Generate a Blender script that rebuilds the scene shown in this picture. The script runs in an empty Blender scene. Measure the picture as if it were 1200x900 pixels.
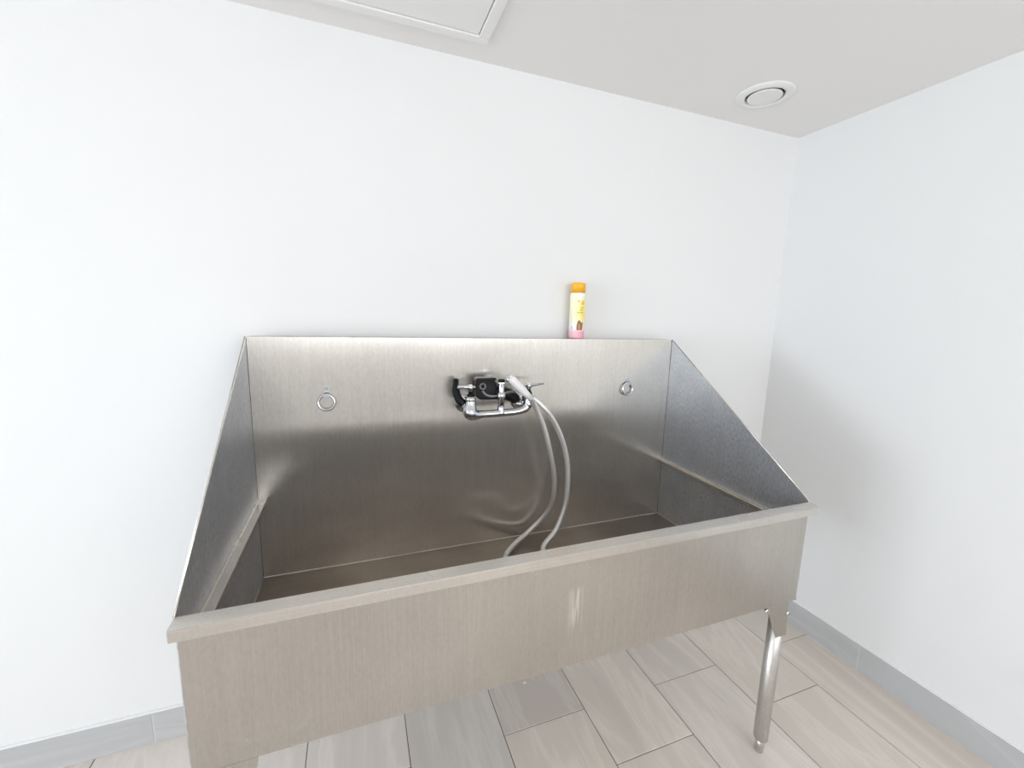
import bpy, bmesh, math, random
from mathutils import Vector, Matrix

# ------------------------------------------------------------------ camera
SC = bpy.context.scene
C = SC.collection
random.seed(4)
cam_d = bpy.data.cameras.new('camera')
cam = bpy.data.objects.new('camera', cam_d); C.objects.link(cam)
R_ = Vector((0.93823983, -0.34496884, 0.02650515))
U_ = Vector((0.03030809, 0.15826078, 0.98693209))
F_ = Vector((0.34465555, 0.92517567, -0.15894191))
CP = Vector((-0.2275, -1.4527, 1.3610))
m = Matrix((R_, U_, -F_)).transposed().to_4x4(); m.translation = CP
cam.matrix_world = m
cam_d.sensor_fit = 'HORIZONTAL'; cam_d.sensor_width = 36.0
cam_d.lens = 494.745 / 1200 * 36
cam_d.clip_start = 0.02
SC.camera = cam

# ------------------------------------------------------------------ colour management, sky, light
SC.view_settings.view_transform = 'Standard'
SC.view_settings.look = 'None'
SC.view_settings.gamma = 1.0
SC.view_settings.use_curve_mapping = False
SC.view_settings.exposure = -0.13
SC.cycles.use_denoising = True
SC.cycles.diffuse_bounces = 6
SC.cycles.glossy_bounces = 8
SC.cycles.max_bounces = 14

XL, XR, YF, H = -5.4, 1.6242, -3.5, 2.1645       # room: left, right, front (behind the camera), ceiling
WIN_L = (-3.3, -0.95, 0.1, 1.5)                   # opening in the left wall: y0, y1, z0, z1
WIN_F = (-0.8, 1.5, 1.22, 1.85)                     # opening in the wall behind the camera: x0, x1, z0, z1

world = bpy.data.worlds.new('world'); SC.world = world; world.use_nodes = True
bg = world.node_tree.nodes['Background']
bg.inputs['Color'].default_value = (0.80, 0.90, 1.0, 1); bg.inputs['Strength'].default_value = 3.0

def area(name, loc, rot, sx, sy, power, col):
    l = bpy.data.lights.new(name, 'AREA'); l.shape = 'RECTANGLE'; l.size = sx; l.size_y = sy
    l.energy = power; l.color = col
    o = bpy.data.objects.new(name, l); C.objects.link(o); o.location = loc; o.rotation_euler = rot
    return o
# daylight entering through the two openings
area('daylight_left_window', (XL + .05, (WIN_L[0] + WIN_L[1]) / 2, (WIN_L[2] + WIN_L[3]) / 2), (0, -math.pi / 2, 0),
     WIN_L[3] - WIN_L[2], WIN_L[1] - WIN_L[0], 120, (0.81, 0.905, 1.0))
area('daylight_front_window', ((WIN_F[0] + WIN_F[1]) / 2, YF + .05, (WIN_F[2] + WIN_F[3]) / 2), (math.pi / 2, 0, 0),
     WIN_F[1] - WIN_F[0], WIN_F[3] - WIN_F[2], 35, (0.98, 0.985, 1.0))

# ------------------------------------------------------------------ mesh helpers
def link(o, parent=None):
    C.objects.link(o)
    if parent: o.parent = parent
    return o
def obj(name, bm, mats, parent=None, smooth=False, bevel=0.0, seg=2):
    bmesh.ops.recalc_face_normals(bm, faces=bm.faces)
    me = bpy.data.meshes.new(name); bm.to_mesh(me); bm.free()
    for mt in (mats if isinstance(mats, (list, tuple)) else [mats]): me.materials.append(mt)
    if smooth:
        for p in me.polygons: p.use_smooth = True
    o = bpy.data.objects.new(name, me); link(o, parent)
    if bevel:
        b = o.modifiers.new('bevel', 'BEVEL'); b.width = bevel; b.segments = seg; b.limit_method = 'ANGLE'
    if smooth == "auto":
        for e in me.edges: pass
        me.set_sharp_from_angle(angle=math.radians(40))
    return o
def thing(name, label, cat, loc=(0, 0, 0), group=None):
    o = bpy.data.objects.new(name, None); C.objects.link(o); o.location = loc
    o.empty_display_size = .05
    o['label'] = label; o['category'] = cat
    if group: o['group'] = group
    return o
def box(bm, x0, x1, y0, y1, z0, z1, mi=0):
    v = [bm.verts.new(p) for p in ((x0,y0,z0),(x1,y0,z0),(x1,y1,z0),(x0,y1,z0),(x0,y0,z1),(x1,y0,z1),(x1,y1,z1),(x0,y1,z1))]
    for f in ((0,3,2,1),(4,5,6,7),(0,1,5,4),(1,2,6,5),(2,3,7,6),(3,0,4,7)):
        fc = bm.faces.new([v[i] for i in f]); fc.material_index = mi
def frame_of(t):
    t = t.normalized(); a = Vector((0, 0, 1)) if abs(t.z) < .9 else Vector((1, 0, 0))
    u = t.cross(a).normalized(); return u, t.cross(u).normalized()
def tube(bm, pts, rad, n=16, caps=True, mi=0):
    pts = [Vector(p) for p in pts]
    if not isinstance(rad, (list, tuple)): rad = [rad] * len(pts)
    rings = []; u = None
    for i, p in enumerate(pts):
        t = (pts[min(i + 1, len(pts) - 1)] - pts[max(i - 1, 0)]).normalized()
        if u is None: u, w = frame_of(t)
        else:
            u = (u - t * u.dot(t)).normalized(); w = t.cross(u)
        rings.append([bm.verts.new(p + (u * math.cos(2*math.pi*k/n) + w * math.sin(2*math.pi*k/n)) * rad[i]) for k in range(n)])
    for a, b in zip(rings, rings[1:]):
        for k in range(n):
            f = bm.faces.new((a[k], a[(k+1) % n], b[(k+1) % n], b[k])); f.material_index = mi; f.smooth = True
    if caps:
        for r_ in (rings[0], rings[-1]):
            f = bm.faces.new(r_); f.material_index = mi
def spline(pts, n=10):
    P = [Vector(p) for p in pts]; P = [2*P[0]-P[1]] + P + [2*P[-1]-P[-2]]; out = []
    for i in range(1, len(P) - 2):
        a, b, c, d = P[i-1:i+3]
        for k in range(n):
            t = k / n
            out.append(.5*((2*b)+(c-a)*t+(2*a-5*b+4*c-d)*t*t+(3*b-a-3*c+d)*t**3))
    out.append(P[-2]); return out
def lathe(bm, base, axis, prof, n=28, mi=0):
    """prof: list of (distance along axis, radius)"""
    base = Vector(base); axis = Vector(axis).normalized(); u, w = frame_of(axis); rings = []
    for h, r in prof:
        rings.append([bm.verts.new(base + axis*h + (u*math.cos(2*math.pi*k/n)+w*math.sin(2*math.pi*k/n))*max(r, 1e-5)) for k in range(n)])
    for a, b in zip(rings, rings[1:]):
        for k in range(n):
            f = bm.faces.new((a[k], a[(k+1) % n], b[(k+1) % n], b[k])); f.material_index = mi; f.smooth = True
    for r_ in (rings[0], rings[-1]): 
        f = bm.faces.new(r_); f.material_index = mi
def prism(bm, poly, axis, a0, a1, mi=0):
    """polygon of 2D points swept along axis ('x': points are (y,z); 'y': (x,z); 'z': (x,y))"""
    def P(p, a): return {'x': (a, p[0], p[1]), 'y': (p[0], a, p[1]), 'z': (p[0], p[1], a)}[axis]
    A = [bm.verts.new(P(p, a0)) for p in poly]; B = [bm.verts.new(P(p, a1)) for p in poly]
    bm.faces.new(A).material_index = mi; bm.faces.new(B).material_index = mi
    for i in range(len(poly)):
        j = (i + 1) % len(poly); bm.faces.new((A[i], A[j], B[j], B[i])).material_index = mi
def torus(bm, c, axis, R, r, n=36, k=10):
    axis = Vector(axis).normalized(); u, w = frame_of(axis); c = Vector(c); rings = []
    for i in range(n):
        a = 2*math.pi*i/n; d = u*math.cos(a) + w*math.sin(a)
        rings.append([bm.verts.new(c + d*(R + r*math.cos(2*math.pi*j/k)) + axis*r*math.sin(2*math.pi*j/k)) for j in range(k)])
    for i in range(n):
        A, B = rings[i], rings[(i+1) % n]
        for j in range(k):
            bm.faces.new((A[j], A[(j+1) % k], B[(j+1) % k], B[j])).smooth = True

# ------------------------------------------------------------------ material helpers
class NT:
    def __init__(s, name):
        s.m = bpy.data.materials.new(name); s.m.use_nodes = True; s.t = s.m.node_tree
        s.b = s.t.nodes['Principled BSDF']
    def n(s, kind, **kw):
        nd = s.t.nodes.new(kind)
        for k, v in kw.items():
            if k in nd.inputs: nd.inputs[k].default_value = v
            else: setattr(nd, k, v)
        return nd
    def l(s, a, b): s.t.links.new(a, b)
    def coords(s, scale, rand=0.0):
        tc = s.n('ShaderNodeTexCoord'); mp = s.n('ShaderNodeMapping'); mp.inputs['Scale'].default_value = scale
        s.l(tc.outputs['Object'], mp.inputs['Vector'])
        if rand:
            oi = s.n('ShaderNodeObjectInfo'); ml = s.n('ShaderNodeMath', operation='MULTIPLY'); ml.inputs[1].default_value = rand
            s.l(oi.outputs['Random'], ml.inputs[0]); s.l(ml.outputs[0], mp.inputs['Location'])
        return mp.outputs['Vector']
    def noise(s, vec, scale=1, detail=4, rough=.55, dist=0):
        nd = s.n('ShaderNodeTexNoise', Scale=scale, Detail=detail, Roughness=rough, Distortion=dist)
        s.l(vec, nd.inputs['Vector']); return nd.outputs['Fac']
    def ramp(s, fac, stops):
        r = s.n('ShaderNodeValToRGB'); cr = r.color_ramp
        while len(cr.elements) < len(stops): cr.elements.new(.5)
        for e, (p, c) in zip(cr.elements, stops): e.position = p; e.color = (*c, 1) if len(c) == 3 else c
        s.l(fac, r.inputs['Fac']); return r.outputs['Color']
    def mix(s, fac, a, b, mode='MIX'):
        x = s.n('ShaderNodeMix', data_type='RGBA', blend_type=mode)
        for i, v in ((0, fac), (6, a), (7, b)):
            if hasattr(v, 'is_output'): s.l(v, x.inputs[i])
            elif isinstance(v, (int, float)): x.inputs[i].default_value = v
            else: x.inputs[i].default_value = (*v, 1)
        return x.outputs[2]
    def bump(s, h, strength=.1, dist=.001):
        b = s.n('ShaderNodeBump', Strength=strength, Distance=dist); s.l(h, b.inputs['Height']); s.l(b.outputs['Normal'], s.b.inputs['Normal'])
    def mapr(s, fac, a, b, c, d):
        r = s.n('ShaderNodeMapRange'); 
        for i, v in enumerate((a, b, c, d)): r.inputs[i+1].default_value = v
        s.l(fac, r.inputs[0]); return r.outputs[0]

def plain(name, col, rough=.5, metal=0.0, **kw):
    t = NT(name); t.b.inputs['Base Color'].default_value = (*col, 1)
    t.b.inputs['Roughness'].default_value = rough; t.b.inputs['Metallic'].default_value = metal
    v = t.coords((1, 1, 1)); nz = t.noise(v, 60, 3)
    t.l(t.mapr(nz, 0, 1, rough * .9, min(1, rough * 1.1)), t.b.inputs['Roughness'])
    for k, x in kw.items(): t.b.inputs[k].default_value = x
    return t.m
def paint(name, col):
    t = NT(name); v = t.coords((1, 1, 1)); big = t.noise(v, 1.3, 3)
    t.l(t.mix(big, tuple(c*.985 for c in col), col), t.b.inputs['Base Color'])
    t.b.inputs['Roughness'].default_value = .62; t.b.inputs['Specular IOR Level'].default_value = .3
    t.bump(t.noise(v, 260, 3), .06, .0006); return t.m
def steel(name, col, dark, rough, stain=.5, grain='z', aniso=.6, drip=False, mscale=4.0, metal=.9, speck=.22):
    t = NT(name)
    sc = {'z': (420, 420, 5), 'x': (5, 420, 420), 'y': (420, 5, 420)}[grain]
    g = t.noise(t.coords(sc), 1, 2, .6)
    wide = {'z': (26, 26, 1.2), 'x': (1.2, 26, 26), 'y': (26, 1.2, 26)}[grain]
    band = t.noise(t.coords(wide), 1, 3, .6)
    mott = t.noise(t.coords((1, 1, .8)), mscale, 3, .5)
    base = t.mix(t.mapr(mott, .35, .72, 0, stain), col, dark)
    base = t.mix(t.mapr(band, .3, .75, 0, .25), base, dark)
    spk = t.noise(t.coords((1, 1, .45)), 170, 3, .6)
    base = t.mix(t.mapr(spk, .40, .66, 0, speck), base, tuple(c*.72 for c in dark))
    base = t.mix(t.mapr(g, .3, .7, 0, .16), base, tuple(c*.55 for c in dark))
    if drip:   # a dried, paler run of water down the front sheet
        tc = t.n('ShaderNodeTexCoord'); sp = t.n('ShaderNodeSeparateXYZ'); t.l(tc.outputs['Object'], sp.inputs[0])
        dx = t.n('ShaderNodeMath', operation='ADD'); dx.inputs[1].default_value = -.002; t.l(sp.outputs['X'], dx.inputs[0])
        ab = t.n('ShaderNodeMath', operation='ABSOLUTE'); t.l(dx.outputs[0], ab.inputs[0])
        mx = t.mapr(ab.outputs[0], .006, .022, 1, 0); mz = t.mapr(sp.outputs['Z'], .60, .68, 0, 1); mz2 = t.mapr(sp.outputs['Z'], .75, .765, 1, 0)
        mm = t.n('ShaderNodeMath', operation='MULTIPLY'); t.l(mx, mm.inputs[0]); t.l(mz, mm.inputs[1])
        m2 = t.n('ShaderNodeMath', operation='MULTIPLY'); t.l(mm.outputs[0], m2.inputs[0]); t.l(mz2, m2.inputs[1])
        m3 = t.n('ShaderNodeMath', operation='MULTIPLY'); t.l(m2.outputs[0], m3.inputs[0]); t.l(t.mapr(t.noise(t.coords((150, 150, 8)), 1, 3), .42, .6, 0, .75), m3.inputs[1])
        base = t.mix(m3.outputs[0], base, (.80, .77, .71))
    t.l(base, t.b.inputs['Base Color'])
    t.b.inputs['Metallic'].default_value = metal
    t.l(t.mapr(mott, .3, .7, rough * .88, rough * 1.2), t.b.inputs['Roughness'])
    t.b.inputs['Anisotropic'].default_value = aniso
    tg = t.n('ShaderNodeTangent', direction_type='RADIAL', axis=grain.upper())
    t.l(tg.outputs[0], t.b.inputs['Tangent'])
    t.bump(g, .10, .0004)
    return t.m
def stone_tile(name, light, mid, dark, along='y'):
    t = NT(name)
    s = (4.5, .8, 4.5) if along == 'y' else (.8, 4.5, 4.5)
    s2 = (38, 3, 38) if along == 'y' else (3, 38, 38)
    v = t.coords(s, 57.3); a = t.noise(v, 1, 5, .6, .9)
    b = t.noise(t.coords(s2, 31.7), 1, 4, .6, .4)
    fleck = t.noise(t.coords((1, 1, 1), 11.0), 190, 2, .5)
    base = t.ramp(a, [(.30, dark), (.44, mid), (.50, light), (.535, mid), (.62, mid), (.74, light)])
    base = t.mix(t.mapr(b, .35, .65, .0, .35), base, mid)
    base = t.mix(t.mapr(fleck, .45, .7, 0, .16), base, dark)
    oi = t.n('ShaderNodeObjectInfo')      # per-tile tone; left tiles also carry a painted cool light cast
    base = t.mix(1.0, base, oi.outputs['Color'], 'MULTIPLY')
    t.l(base, t.b.inputs['Base Color']); t.b.inputs['Roughness'].default_value = .38
    t.l(t.mapr(a, .3, .7, .34, .5), t.b.inputs['Roughness'])
    t.bump(b, .10, .0006); return t.m

M_wall = paint('white_wall_paint', (.79, .79, .785))
M_ceil = paint('white_ceiling_paint', (.83, .81, .795))
M_grout = plain('grey_grout', (.17, .152, .14), .9)
M_grout_l = plain('pale_grout', (.62, .61, .60), .9)
M_caulk = plain('white_caulk', (.82, .82, .82), .5)
M_tile = stone_tile('warm_grey_floor_tile', (.82, .76, .70), (.73, .672, .618), (.65, .598, .545), 'y')
M_btile_x = stone_tile('cool_grey_base_tile', (.54, .54, .54), (.49, .49, .49), (.44, .44, .44), 'x')
M_btile_y = stone_tile('cool_grey_base_tile_right', (.54, .54, .54), (.49, .49, .49), (.44, .44, .44), 'y')
M_steel = steel('brushed_steel', (.76, .725, .675), (.60, .565, .51), .225, .4, 'z', .8, metal=.84)
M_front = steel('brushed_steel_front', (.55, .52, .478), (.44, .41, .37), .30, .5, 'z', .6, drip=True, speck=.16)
M_side = steel('mottled_steel_side', (.74, .775, .83), (.54, .57, .62), .34, .8, 'z', .3, mscale=9, metal=.8, speck=.6)  # bluish base paints in the cool window reflection; the mottling is the steel's
M_rim = steel('brushed_steel_rim', (.66, .63, .59), (.54, .505, .46), .25, .3, 'x', .5, speck=.15)
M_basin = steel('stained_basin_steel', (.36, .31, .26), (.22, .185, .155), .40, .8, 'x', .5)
M_seam_dark = plain('dark_seam', (.16, .145, .125), .5, .6)
M_seam = steel('weld_steel', (.62, .58, .50), (.30, .26, .20), .38, .9, 'z', .2)
M_leg = steel('polished_tube_steel', (.60, .575, .545), (.50, .47, .44), .36, .3, 'z', .3)
M_chrome = plain('chrome', (.64, .65, .67), .13, 1.0)
M_black = plain('black_plastic', (.006, .006, .007), .38, 0.0, **{'Specular IOR Level': .25})
M_rubber = plain('dark_rubber', (.03, .03, .032), .6)
M_plastic = plain('white_plastic', (.80, .79, .77), .4)
M_dark = plain('dark_duct', (.06, .055, .05), .8)

# ------------------------------------------------------------------ room shell
def struct(name, bm, mt, parent=None, **kw):
    o = obj(name, bm, mt, parent, **kw)
    if parent is None: o['kind'] = 'structure'
    return o
TH = .12
bm = bmesh.new(); box(bm, XL - TH, XR + TH, 0, TH, -.1, H + .1); struct('wall_back', bm, M_wall)
bm = bmesh.new(); box(bm, XR, XR + TH, YF - TH, 0, -.1, H + .1); struct('wall_right', bm, M_wall)
bm = bmesh.new()
y0, y1, z0, z1 = WIN_L
box(bm, XL - TH, XL, YF, y0, 0, H); box(bm, XL - TH, XL, y1, 0, 0, H); box(bm, XL - TH, XL, y0, y1, 0, z0); box(bm, XL - TH, XL, y0, y1, z1, H)
struct('wall_left', bm, M_wall)
bm = bmesh.new()
x0, x1, z0, z1 = WIN_F
box(bm, XL, x0, YF - TH, YF, 0, H); box(bm, x1, XR, YF - TH, YF, 0, H); box(bm, x0, x1, YF - TH, YF, 0, z0); box(bm, x0, x1, YF - TH, YF, z1, H)
struct('wall_front', bm, M_wall)

M_frame = plain('window_frame_white', (.75, .75, .75), .4)
tg = NT('window_glass'); tg.b.inputs['Transmission Weight'].default_value = 1; tg.b.inputs['Roughness'].default_value = 0; tg.b.inputs['IOR'].default_value = 1.45
M_glass = tg.m
def window(name, axis, a0, a1, z0, z1, pos):
    root = bpy.data.objects.new(name, None); C.objects.link(root); root['kind'] = 'structure'
    def bx(bm, p0, p1, q0, q1, d0, d1):
        if axis == 'x': box(bm, p0, p1, d0, d1, q0, q1)
        else: box(bm, d0, d1, p0, p1, q0, q1)
    f = .05; bm = bmesh.new(); mid = (a0 + a1) / 2
    bx(bm, a0, a1, z0, z0 + f, pos - .03, pos + .03); bx(bm, a0, a1, z1 - f, z1, pos - .03, pos + .03)
    bx(bm, a0, a0 + f, z0 + f, z1 - f, pos - .03, pos + .03); bx(bm, a1 - f, a1, z0 + f, z1 - f, pos - .03, pos + .03)
    bx(bm, mid - f/2, mid + f/2, z0 + f, z1 - f, pos - .03, pos + .03)
    obj('window_frame', bm, M_frame, root)
    for s, e in ((a0 + f, mid - f/2), (mid + f/2, a1 - f)):
        bm = bmesh.new(); bx(bm, s, e, z0 + f, z1 - f, pos - .003, pos + .003); obj('pane', bm, M_glass, root)
window('window_1', 'y', *WIN_L, XL - .07)
window('window_2', 'x', *WIN_F, YF - .07)

# ceiling with the cut-out of the round valve
VX, VY, VR = 1.172, -.205, .0625
bm = bmesh.new(); box(bm, XL - TH, XR, YF - TH, 0, H, H + .1)
ceil = struct('ceiling', bm, M_ceil)
cut = bmesh.new(); lathe(cut, (VX, VY, H - .05), (0, 0, 1), [(0, VR + .006), (.11, VR + .006)], 48)
me = bpy.data.meshes.new('cut'); bmesh.ops.recalc_face_normals(cut, faces=cut.faces); cut.to_mesh(me); cut.free()
co = bpy.data.objects.new('cut', me); C.objects.link(co)
md = ceil.modifiers.new('hole', 'BOOLEAN'); md.operation = 'DIFFERENCE'; md.object = co; md.solver = 'EXACT'
dg = bpy.context.evaluated_depsgraph_get(); me2 = bpy.data.meshes.new_from_object(ceil.evaluated_get(dg))
ceil.modifiers.clear(); ceil.data = me2; bpy.data.objects.remove(co)

# floor: grout bed with tiles laid on it
W, L, G = .30, .60, .0028
X7 = 1.3915
bm = bmesh.new(); box(bm, XL - TH, XR + TH, YF - TH, TH, -.1, -.003); floor = struct('floor', bm, M_grout)
cache = {}
# tile tones in view, left columns tinted partly for bluish window light: (column from the right wall, 0 = against the back wall side of the joint, 1 = next)
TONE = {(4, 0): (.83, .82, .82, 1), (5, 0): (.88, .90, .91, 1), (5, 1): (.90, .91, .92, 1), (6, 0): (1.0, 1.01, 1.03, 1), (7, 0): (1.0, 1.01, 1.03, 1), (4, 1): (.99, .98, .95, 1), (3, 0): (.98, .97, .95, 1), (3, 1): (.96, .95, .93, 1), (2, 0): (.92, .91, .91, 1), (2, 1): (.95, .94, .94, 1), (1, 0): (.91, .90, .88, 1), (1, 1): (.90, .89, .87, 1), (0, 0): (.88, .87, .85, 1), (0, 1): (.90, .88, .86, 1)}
def tile_mesh(w, l, mt, t=.006, bev=.0012):
    key = (round(w, 4), round(l, 4), mt.name)
    if key not in cache:
        bm = bmesh.new(); b = bev
        A = [bm.verts.new(p) for p in ((0,0,-t),(w,0,-t),(w,l,-t),(0,l,-t))]
        B = [bm.verts.new(p) for p in ((0,0,-b),(w,0,-b),(w,l,-b),(0,l,-b))]
        D = [bm.verts.new(p) for p in ((b,b,0),(w-b,b,0),(w-b,l-b,0),(b,l-b,0))]
        for P, Q in ((A, B), (B, D)):
            for i in range(4):
                j = (i+1) % 4; bm.faces.new((P[i], P[j], Q[j], Q[i]))
        bm.faces.new(D); bm.faces.new(A[::-1])
        bmesh.ops.recalc_face_normals(bm, faces=bm.faces)
        me = bpy.data.meshes.new('tile'); bm.to_mesh(me); bm.free(); me.materials.append(mt); cache[key] = me
    return cache[key]
k = 0
while True:
    xr = XR if k == 0 else X7 - (k - 1) * W
    xl = X7 - k * W
    if xr <= XL: break
    joint = -.3435 if k % 2 == 0 else -.5425
    y = joint + L
    while y > YF:
        a, b = max(y - L, YF), min(y, 0)
        if b - a > .02 and min(xr, XR) - max(xl, XL) > .01:
            p, q = max(xl, XL) + G/2, min(xr, XR) - G/2
            o = bpy.data.objects.new('tile', tile_mesh(q - p, (b - a) - G, M_tile))
            o.location = (p, a + G/2, 0); link(o, floor)
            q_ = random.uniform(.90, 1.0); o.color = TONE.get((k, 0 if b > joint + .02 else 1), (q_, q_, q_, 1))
        y -= L
    k += 1

# skirting of tiles
HB = .1067
bm = bmesh.new(); box(bm, XL, XR, -.0095, 0, 0, HB - .001); bb = struct('baseboard_back', bm, M_grout_l)
def skirt_tile(a, b, axis):
    bm = bmesh.new()
    w = b - a - .003
    if axis == 'x': box(bm, 0, w, -.0105, -.0035, .001, HB)
    else: box(bm, -.0105, -.0035, 0, w, .001, HB)
    o = obj('tile', bm, M_btile_x if axis == 'x' else M_btile_y, bb if axis == 'x' else br, bevel=.001)
    o.location = (a + .0015, 0, 0) if axis == 'x' else (XR, a + .0015, 0)
xs = [XL] + [v for v in [-.8598 + .6 * i for i in range(-4, 6)] if XL + .03 < v < XR - .02] + [XR - .0105]
for a, b in zip(xs, xs[1:]): skirt_tile(a, b, 'x')
bm = bmesh.new(); box(bm, XL, XR, -.0095, 0, HB, HB + .0045); obj('caulk_strip', bm, M_caulk, bb, bevel=.001)
bm = bmesh.new(); box(bm, XR - .0095, XR, YF, -.0095, 0, HB - .001); br = struct('baseboard_right', bm, M_grout_l)
ys = [YF] + [v for v in [-.5438 - .6 * i for i in range(5, -1, -1)] if v > YF] + [-.0105]
for a, b in zip(ys, ys[1:]): skirt_tile(a, b, 'y')
bm = bmesh.new(); box(bm, XR - .0085, XR, YF, -.0095, HB, HB + .003); obj('caulk_strip', bm, M_caulk, br, bevel=.001)

# ------------------------------------------------------------------ ceiling fittings
h = thing('access_hatch', 'white square ceiling access hatch with thin raised frame near back wall', 'hatch', (-.15, -.4, H))
hx0, hx1, hy0, hy1 = -.4656, .1654, -.73, -.1014
def loc(root, bm): bmesh.ops.translate(bm, verts=bm.verts, vec=-Vector(root.location)); return bm
f = .030
M_hatch = paint('hatch_white', (.84, .83, .815))
bm = bmesh.new()
for (a, b, c, d) in ((hx0, hx1, hy1 - f, hy1), (hx0, hx1, hy0, hy0 + f), (hx0, hx0 + f, hy0 + f, hy1 - f), (hx1 - f, hx1, hy0 + f, hy1 - f)):
    box(bm, a, b, c, d, H - .010, H - .0002)
obj('frame', loc(h, bm), M_hatch, h, bevel=.002)
bm = bmesh.new(); g = f + .0035; box(bm, hx0 + g, hx1 - g, hy0 + g, hy1 - g, H - .006, H - .0003); obj('panel', loc(h, bm), M_hatch, h, bevel=.001)

v = thing('air_valve', 'round white air valve set in the ceiling near the corner', 'vent', (VX, VY, H))
bm = bmesh.new(); lathe(bm, (0, 0, -.0002), (0, 0, -1), [(0, .095), (.002, .095), (.005, .090), (.0085, .080), (.0095, .070), (.006, VR+.0015), (-.012, VR+.0015)], 56)
# open the ring: drop the end cap faces
bm.faces.ensure_lookup_table()
for fc in [f_ for f_ in bm.faces if len(f_.verts) > 10]: bm.faces.remove(fc)
obj('flange', bm, M_plastic, v)
bm = bmesh.new(); lathe(bm, (0, 0, .0), (0, 0, -1), [(0, .048), (.003, .0545), (.007, .0560), (.0095, .0545), (.010, .052)], 48); obj('disc', bm, M_plastic, v)
bm = bmesh.new(); lathe(bm, (0, 0, .010), (0, 0, 1), [(0, VR), (.002, VR), (.06, VR)], 40); obj('duct', bm, M_dark, v)
bm = bmesh.new(); tube(bm, [(0, 0, -.002), (0, 0, .011)], .004); obj('stem', bm, M_chrome, v)

# ------------------------------------------------------------------ the washing tub
TX0, TX1 = -.5143, .9569
YB, YR = -.0877, -.6957          # back sheet, front sheet
ZT, ZR, ZB = 1.2842, .866, .5635  # top of splash back, rim, underside
tub = thing('washing_tub', 'large stainless steel dog washing tub on tube legs with high splash back', 'tub', ((TX0+TX1)/2, (YB+YR)/2, 0))
S = .0016
def part(name, bm, mt, **kw): return obj(name, loc(tub, bm), mt, tub, **kw)
# keep grain/stain coordinates in world units for the front sheet's stain: mesh is built about world x=0
ZI, ZBK = .5665, .548         # basin floor: a little lower at the back
bm = bmesh.new(); box(bm, TX0, TX1, YB, YB + S, ZB - .012, ZT); part('back_panel', bm, M_steel)
bm = bmesh.new(); box(bm, TX0, TX1, YB + S, -.018, ZT - S, ZT); box(bm, TX0, TX1, -.018 - S, -.018, ZT - .03, ZT - S); part('top_ledge', bm, M_rim, bevel=.0005)
side_poly = [(YB + S, ZT - .0005), (YR, ZR), (YR, ZB), (YB + S, ZB - .012)]
for xa, xb in ((TX0 - S, TX0), (TX1, TX1 + S)):
    bm = bmesh.new(); prism(bm, side_poly, 'x', xa, xb)
    sp = part('side_panel', bm, M_side)
    # folded hem along the sloping edge
    bm = bmesh.new(); out = -1 if xa < 0 else 1
    c = xa - .0012 if out < 0 else xb + .0012
    tube(bm, [(( xa+xb)/2 + out*.0012, YB + S, ZT), ((xa+xb)/2 + out*.0012, YR + .002, ZR + .001)], .0024, 8)
    o = obj('hemmed_edge', loc(tub, bm), M_steel if out < 0 else M_rim, sp)
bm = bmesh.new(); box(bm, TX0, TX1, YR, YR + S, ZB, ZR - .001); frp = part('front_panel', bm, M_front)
bm = bmesh.new()
# rim: flat top, turned-down lip, closed ends
yo = YR - .0300
box(bm, TX0 - .0015, TX1 + .0015, yo, YR + .003, ZR - S, ZR)
box(bm, TX0 - .0015, TX1 + .0015, yo, yo + S, ZR - .022, ZR - S)
box(bm, TX0 - .0015, TX0, yo + S, YR, ZR - .022, ZR - S); box(bm, TX1, TX1 + .0015, yo + S, YR, ZR - .022, ZR - S)
box(bm, TX0, TX1, yo + S, YR, ZR - .022, ZR - .020)
part('rim', bm, M_rim, bevel=.0026, seg=4)
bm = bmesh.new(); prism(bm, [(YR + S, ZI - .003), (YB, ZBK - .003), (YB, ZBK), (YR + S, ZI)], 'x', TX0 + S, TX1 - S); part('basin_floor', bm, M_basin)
# weld seams in the inner corners
def seam(a, b, r=.0032, mt=M_seam):
    a, b = Vector(a), Vector(b); n = 26
    bm = bmesh.new(); tube(bm, [a.lerp(b, i/n) for i in range(n+1)], [r * random.uniform(.75, 1.15) for _ in range(n+1)], 8)
    return part('weld_seam', bm, mt)
seam((TX0, YB, ZBK), (TX1, YB, ZBK), .0024); seam((TX0, YB, ZBK), (TX0, YR, ZI), .0022); seam((TX1, YB, ZBK), (TX1, YR, ZI), .0045)
seam((TX0, YB, ZBK), (TX0, YB, ZT - .004), .0013, M_seam_dark); seam((TX1, YB, ZBK), (TX1, YB, ZT - .004), .0013, M_seam_dark)
# grate rails welded to both sides
for s, xa, z in ((1, TX0, .800), (-1, TX1, .7895)):
    bm = bmesh.new()
    prof = [(0, .005), (.003, .005), (.003, 0), (.021, 0), (.021, .0035), (.0245, .0035), (.0245, -.010), (.022, -.010), (.022, -.003), (0, -.003)]
    prism(bm, [(xa + s*p, z + q) for p, q in prof], 'y', YR + .003, YB - .0005)
    part('support_rail', bm, M_rim, bevel=.0005)
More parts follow.
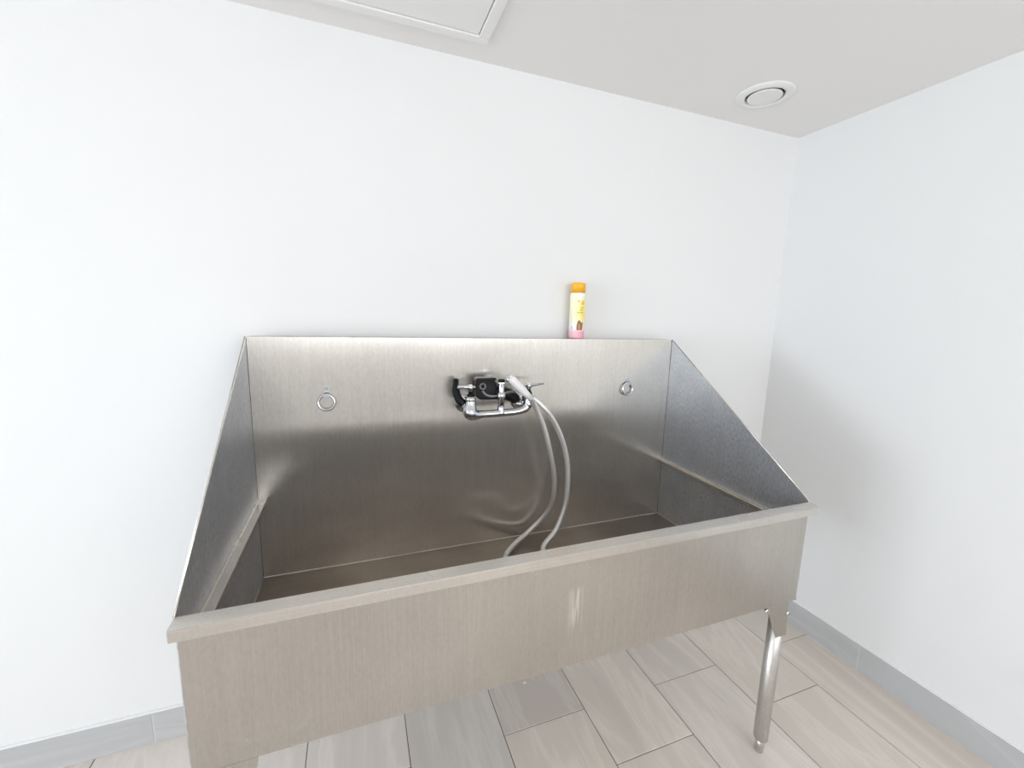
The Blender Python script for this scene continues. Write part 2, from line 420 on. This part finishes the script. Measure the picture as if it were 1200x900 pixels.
# legs
for i, (lx, ly, tx, ty) in enumerate(((.922, -.673, .953, -.6535), (-.4805, -.673, -.51, -.6535), (.922, -.125, .94, -.13), (-.4805, -.125, -.50, -.13))):
    top, bot = Vector((lx, ly, (ZI if i < 2 else ZBK) - .006)), Vector((tx, ty, 0)); ax = (bot - top); n = ax.length; ax /= n
    bm = bmesh.new(); lathe(bm, top, ax, [(0, .021), (n - .056, .021), (n - .052, .0195), (n - .051, .0145)], 28)
    leg = part('leg', bm, M_leg)
    bm = bmesh.new(); lathe(bm, top + ax*(n - .053), ax, [(0, .013), (.036, .013), (.040, .0115), (.043, .0115), (.045, .0125), (.0515, .0125), (.053, .011)], 20)
    obj('adjustable_foot', loc(tub, bm), M_leg, leg)
    if i < 2:
        sx = 1 if i == 0 else -1
        fy = YR + .001; cx = lx if i == 0 else lx
        bm = bmesh.new()
        if i == 0: poly = [(.850, ZB), (.9285, ZB), (.9365, .455), (.895, .455), (.863, .522), (.852, .545)]
        else: poly = [(-.415, ZB), (-.4865, ZB), (-.4945, .455), (-.455, .455), (-.424, .522), (-.417, .545)]
        prism(bm, poly, 'y', fy, fy - .0022)
        xe = .9285 if i == 0 else -.4865
        # the return flange of the gusset towards the back
        A = [(fy, ZB), (fy + .075, ZB), (fy + .045, .50), (fy, .455)]
        prism(bm, A, 'x', xe + sx*.0, xe + sx*.0022)
        obj('gusset', loc(tub, bm), M_front, leg, bevel=.0006)
        for bx_, bz in ((.845, ZB - .010), (.9345, ZB - .038)):
            if i == 1 and bx_ < .9: continue
            if i == 1: bx_ = .9569 - .5143 - bx_
            bm = bmesh.new(); lathe(bm, (bx_, fy + .006, bz), (0, -1, 0), [(0, .0035), (.005, .0035), (.0052, .0075), (.0085, .0075), (.0105, .0055)], 12)
            obj('bolt', loc(tub, bm), M_chrome, leg)

# ------------------------------------------------------------------ tie rings
def tie_ring(cx, rz, label, rot, tilt, zb):
    r = thing('tie_ring', label, 'ring', (cx, YB, zb), 'tie rings on the splash back')
    bm = bmesh.new()
    prism(bm, [(-.0003, .022), (-.002, .022), (-.002, .002), (-.011, -.003), (-.011, -.014), (-.0085, -.014), (-.0085, -.005), (-.0003, 0)], 'x', -.0085, .0085)
    obj('strap', bm, M_chrome, r, bevel=.0006)
    bm = bmesh.new(); lathe(bm, (0, -.002, .014), (0, -1, 0), [(0, .005), (.0015, .005), (.003, .003)], 14); obj('rivet', bm, M_chrome, r)
    bm = bmesh.new(); torus(bm, (0, 0, -.0225), (math.sin(rot), -math.cos(rot), tilt), .0228, .0036)
    o = obj('ring', bm, M_chrome, r); o.location = (0, -.0085, -.006 + rz)
tie_ring(-.3148, 0, 'steel tie ring with strap on left half of splash back', math.radians(-4), .12, 1.118)
tie_ring(.756, 0, 'steel tie ring on right half of splash back, near the right side panel', math.radians(4), .12, 1.122)

# ------------------------------------------------------------------ faucet
fa = thing('wall_faucet', 'chrome two-handle wall faucet mounted on the steel splash back', 'faucet', (.207, YB, 1.06))
def fp(name, bm, mt, par=None, **kw): return obj(name, loc(fa, bm), mt, par or fa, **kw)
YQ = -.178
bm = bmesh.new()
tube(bm, spline([(.110, YQ, 1.100), (.109, YQ, 1.078), (.108, YQ - .004, 1.056), (.124, YQ - .004, 1.047), (.15, YQ - .002, 1.047), (.21, YQ, 1.047), (.26, YQ - .001, 1.049), (.290, YQ - .002, 1.056), (.304, YQ - .001, 1.070), (.308, YQ, 1.086), (.308, YQ, 1.100)], 6),
     [.0150, .0152, .0156, .0162, .0168, .0175] + [.0182, .0190, .0200, .0212, .0222, .0228] + [.0232, .0232, .0228, .0220, .0208, .0192] + [.0178, .0164, .0152, .0142, .0134, .0128] + [.0125]*6 + [.0120]*6 + [.0120]*6 + [.0140]*6 + [.0165]*6 + [.0160]*6 + [.0145], 22)
body = fp('valve_body', bm, M_chrome)
for x, sgn in ((.109, -1), (.307, 1)):
    bm = bmesh.new(); tube(bm, spline([(x, YQ + .004, 1.070), (x, YQ + .03, 1.066), (x, YB - .012, 1.064)], 6), .0155, 18)
    lathe(bm, (x, YQ + .030, 1.068), (0, 1, 0), [(0, .0195), (.002, .022), (.020, .022), (.022, .0195)], 8)
    fp('inlet_shank', bm, M_chrome)
    bm = bmesh.new(); lathe(bm, (x, YB - .0005, 1.066), (0, -1, 0), [(0, .030), (.003, .030), (.008, .024), (.012, .016)], 30); fp('escutcheon', bm, M_chrome)
    bm = bmesh.new(); lathe(bm, (x, YQ, 1.092), (0, 0, 1), [(0, .0155), (.003, .0175), (.009, .0175), (.012, .0125), (.014, .0125)], 24); fp('bonnet', bm, M_chrome)
    bm = bmesh.new(); lathe(bm, (x, YQ, 1.106), (0, 0, 1), [(0, .0115), (.002, .0125), (.009, .0105)], 20); fp('seal_ring', bm, M_black)
    bm = bmesh.new(); lathe(bm, (x, YQ, 1.115), (0, 0, 1), [(0, .0075), (.012, .0065), (.014, .0085), (.026, .0085), (.028, .006)], 18)
    if sgn < 0: tube(bm, [(x + .016, YQ + .001, 1.136), (x, YQ, 1.136), (x - .043, YQ - .008, 1.139)], [.006, .0068, .0052], 12)
    else: tube(bm, [(x - .012, YQ + .004, 1.136), (x, YQ, 1.136), (x + .062, YQ + .018, 1.137)], [.0055, .006, .0026], 12)
    fp('lever_handle', bm, M_chrome)
bm = bmesh.new(); lathe(bm, (.211, YQ, 1.046), (0, 0, 1), [(0, .0145), (.004, .0150), (.010, .0115), (.052, .0105), (.053, .0135), (.056, .0145), (.066, .0145), (.069, .011), (.073, .0092), (.098, .0105), (.100, .0105)], 24)
fp('riser', bm, M_chrome)
bm = bmesh.new(); lathe(bm, (.211, YQ, 1.149), (0, 0, 1), [(0, .0112), (.006, .0118), (.010, .009), (.011, .006)], 20); fp('riser_cap', bm, M_black)
bm = bmesh.new(); tube(bm, spline([(.075, -.115, 1.150), (.070, -.135, 1.125), (.076, -.150, 1.095), (.092, -.160, 1.078)], 6), [.010]*6 + [.0125]*6 + [.013]*6 + [.010], 14)
fp('vacuum_breaker', bm, M_black)

# sprayer resting behind the riser
sp_ = thing('spray_gun', 'black trigger spray gun resting on the chrome wall faucet', 'sprayer', (.18, -.14, 1.075))
def spp(name, bm, mt, **kw): return obj(name, loc(sp_, bm), mt, sp_, **kw)
bm = bmesh.new()
prism(bm, [(.132, 1.160), (.192, 1.160), (.206, 1.132), (.225, 1.112), (.225, 1.088), (.148, 1.088), (.134, 1.098)], 'y', -.158, -.118)
spp('head', bm, M_black, bevel=.005, seg=3)
bm = bmesh.new(); prism(bm, [(.128, 1.153), (.132, 1.162), (.196, 1.162), (.200, 1.153)], 'y', -.166, -.130); spp('cap_plate', bm, M_black, bevel=.002)
bm = bmesh.new(); tube(bm, spline([(.20, -.140, 1.112), (.235, -.140, 1.106), (.262, -.140, 1.094), (.280, -.138, 1.080)], 5), [.021]*5 + [.0205]*5 + [.018]*5 + [.014], 18); spp('handle', bm, M_black)
bm = bmesh.new(); tube(bm, spline([(.152, -.161, 1.120), (.165, -.166, 1.106), (.195, -.168, 1.102), (.235, -.166, 1.112), (.262, -.160, 1.112)], 5), .0045, 10)
M_grey = plain('grey_plastic', (.20, .20, .205), .3, .6)
spp('trigger', bm, M_grey)
bm = bmesh.new(); torus(bm, (.153, -.161, 1.134), (0, -1, .1), .009, .0028, 20, 8); spp('selector_ring', bm, M_grey)
bm = bmesh.new(); tube(bm, [(.272, -.146, 1.072), (.292, -.148, 1.066), (.302, -.15, 1.075)], [.008, .009, .008], 12); spp('coupling', bm, M_chrome)

# ------------------------------------------------------------------ braided hose
t = NT('braided_steel_hose')
uvn = t.n('ShaderNodeUVMap'); mp = t.n('ShaderNodeMapping'); mp.inputs['Scale'].default_value = (1, 1, 1); t.l(uvn.outputs[0], mp.inputs[0])
ck = t.n('ShaderNodeTexChecker', Scale=1.0); t.l(mp.outputs[0], ck.inputs[0])
t.l(t.mix(ck.outputs['Fac'], (.86, .845, .82), (.68, .665, .64)), t.b.inputs['Base Color'])
t.b.inputs['Metallic'].default_value = .75; t.b.inputs['Roughness'].default_value = .42
t.bump(ck.outputs['Fac'], .25, .0006)
M_hose = t.m
ZH = .557 + .0095
hose = thing('shower_hose', 'braided steel shower hose looping from the chrome faucet down into the tub', 'hose', (.35, -.2, ZI))
path = spline([(.302, -.205, 1.099), (.326, -.190, 1.068), (.3625, -.183, .998), (.392, -.180, .907), (.419, -.170, .8035), (.4290, -.150, .709), (.410, -.130, .640),
               (.350, -.122, .580), (.2755, -.169, ZH), (.2241, -.2275, ZH), (.195, -.300, ZH), (.215, -.400, ZH), (.285, -.450, ZH), (.345, -.400, ZH), (.352, -.310, ZH),
               (.354, -.240, ZH + .012), (.420, -.205, .620), (.462, -.187, .707), (.467, -.182, .817), (.451, -.182, .902), (.4145, -.185, .986),
               (.367, -.190, 1.052), (.325, -.172, 1.092), (.303, -.152, 1.089)], 9)
def tube_uv(bm, pts, r, n=14):
    uv = bm.loops.layers.uv.new('UVMap'); rings = []; u = None; dist = [0]
    for i in range(1, len(pts)): dist.append(dist[-1] + (pts[i]-pts[i-1]).length)
    for i, p in enumerate(pts):
        tt = (pts[min(i+1, len(pts)-1)] - pts[max(i-1, 0)]).normalized()
        if u is None: u, w = frame_of(tt)
        else: u = (u - tt*u.dot(tt)).normalized(); w = tt.cross(u)
        rings.append([bm.verts.new(p + (u*math.cos(2*math.pi*k/n) + w*math.sin(2*math.pi*k/n))*r) for k in range(n)])
    for i in range(len(rings)-1):
        for k in range(n):
            f = bm.faces.new((rings[i][k], rings[i][(k+1) % n], rings[i+1][(k+1) % n], rings[i+1][k])); f.smooth = True
            for lp, (a, d) in zip(f.loops, ((k, dist[i]), (k+1, dist[i]), (k+1, dist[i+1]), (k, dist[i+1]))):
                A = a / n * 10; B = d / .004
                lp[uv].uv = (A + B, A - B)
    bm.faces.new(rings[0]); bm.faces.new(rings[-1])
bm = bmesh.new(); tube_uv(bm, path, .0090)
obj('braided_tube', loc(hose, bm), M_hose, hose)
bm = bmesh.new(); tube(bm, [(.232, -.196, 1.166), (.242, -.198, 1.158), (.262, -.200, 1.138), (.286, -.203, 1.115), (.304, -.205, 1.097)], [.0105, .0135, .0135, .0115, .0095], 18)
obj('hose_fitting', loc(hose, bm), M_plastic, hose)
bm = bmesh.new(); tube(bm, [(.222, -.190, 1.160), (.240, -.197, 1.160)], [.008, .0085], 14); obj('swivel_nut', loc(hose, bm), M_chrome, hose)
bm = bmesh.new(); tube(bm, [(.301, -.150, 1.088), (.314, -.161, 1.094), (.330, -.175, 1.089)], [.0115, .012, .0105], 16); obj('ferrule', loc(hose, bm), M_chrome, hose)
bm = bmesh.new(); torus(bm, (.222, -.231, ZH), (.45, .8, 0), .0105, .0018, 20, 8); obj('clamp_band', loc(hose, bm), M_chrome, hose)

# ------------------------------------------------------------------ bottle
BX, BY = .547, -.046
bt = thing('shampoo_bottle', 'small yellow and white pet shampoo bottle with orange cap standing on tub ledge', 'bottle', (BX, BY, ZT))
t = NT('bottle_print')   # pink foot band fading to white, pale yellow upper field
tc = t.n('ShaderNodeTexCoord'); sx = t.n('ShaderNodeSeparateXYZ'); t.l(tc.outputs['Object'], sx.inputs[0])
zc = t.ramp(t.mapr(sx.outputs['Z'], 0, .16, 0, 1), [(0, (.86, .42, .50)), (.16, (.88, .42, .50)), (.21, (.90, .84, .80)), (.40, (.92, .84, .50)), (.55, (.93, .76, .16)), (.80, (.94, .80, .28)), (.95, (.90, .86, .74))])
edge = t.mapr(sx.outputs['X'], -.030, .000, 1, 0)
t.l(t.mix(edge, zc, t.ramp(t.mapr(sx.outputs['Z'], 0, .16, 0, 1), [(0, (.86, .50, .56)), (.17, (.88, .60, .64)), (.24, (.86, .86, .84)), (.5, (.90, .88, .70)), (1, (.92, .88, .66))])), t.b.inputs['Base Color'])
t.b.inputs['Roughness'].default_value = .35
RB = .0285
bm = bmesh.new(); lathe(bm, (0, 0, 0), (0, 0, 1), [(0, RB*.86), (.003, RB*.97), (.008, RB), (.156, RB), (.164, RB*.97), (.168, RB*.86)], 40); obj('body', bm, t.m, bt)
M_cap = plain('orange_cap', (.93, .46, .02), .35)
bm = bmesh.new(); lathe(bm, (0, 0, .1685), (0, 0, 1), [(0, RB*.93), (.030, RB*.90), (.0335, RB*.84), (.0345, RB*.74)], 40); obj('cap', bm, M_cap, bt)
def decal(name, poly, mt, off=.0004, th=.0003, parent=bt):
    """flat print wrapped on the bottle: poly in (arc metres from the camera-facing line, z)"""
    a0 = math.atan2(CP.y - BY, CP.x - BX)
    bm = bmesh.new()
    f = bm.faces.new([bm.verts.new((p[0], 0, p[1])) for p in poly])
    bmesh.ops.triangulate(bm, faces=[f])
    bmesh.ops.subdivide_edges(bm, edges=bm.edges, cuts=3, use_grid_fill=True)
    for vv in bm.verts:
        a = a0 + vv.co.x / RB; z = vv.co.z; vv.co = ((RB + off) * math.cos(a), (RB + off) * math.sin(a), z)
    return obj(name, bm, mt, parent)
M_brown = plain('brown_print', (.30, .13, .045), .5); M_tan = plain('tan_print', (.50, .28, .12), .5); M_olive = plain('olive_print', (.42, .36, .08), .5); M_orange = plain('orange_print', (.90, .50, .05), .5); M_slate = plain('slate_print', (.25, .25, .32), .5)
decal('dog_picture', [(.000, .032), (.000, .048), (.003, .062), (.008, .070), (.012, .064), (.018, .058), (.024, .064), (.024, .050), (.022, .032)], M_brown)
decal('dog_picture', [(.006, .034), (.005, .052), (.009, .058), (.013, .050), (.013, .034)], M_tan, .0008)
decal('logo_spot', [(.014, .128), (.018, .138), (.023, .140), (.026, .132), (.023, .124), (.017, .122)], M_orange)
for z, spans in ((.1345, ((.001, .006), (.007, .010))), (.112, ((.012, .017), (.019, .024))), (.094, ((.000, .005), (.007, .013), (.015, .022))), (.104, ((.010, .020),))):
    for a, b in spans:
        decal('print_line', [(a, z), (b, z), (b, z + .003), (a, z + .003)], M_olive)
decal('print_line', [(-.020, .034), (-.0175, .034), (-.0175, .046), (-.020, .046)], M_slate)

# ------------------------------------------------------------------ small things
ds = thing('wall_bumper', 'small dark rubber bumper low on right wall at the right edge of the photo', 'bumper', (XR, -.990, .352))
bm = bmesh.new(); lathe(bm, (0, 0, 0), (-1, 0, 0), [(.0005, .024), (.004, .024), (.008, .019), (.010, .016)], 28); obj('base', bm, M_plastic, ds)
bm = bmesh.new(); lathe(bm, (0, 0, 0), (-1, 0, 0), [(.0098, .013), (.022, .013), (.027, .010), (.028, .006)], 24); obj('rubber_pad', bm, M_rubber, ds)
bm = bmesh.new()
pts = [(.0065, 0), (.004, .005), (-.001, .0035), (-.006, .005), (-.0055, -.001), (-.002, -.005), (.003, -.0035)]
prism(bm, pts, 'z', .0002, .002)
o = obj('plaster_fleck', bm, M_caulk); o.location = (.330, -.178, -.0002); o['label'] = 'tiny white plaster fleck on the floor tile under the tub front'; o['category'] = 'fleck'
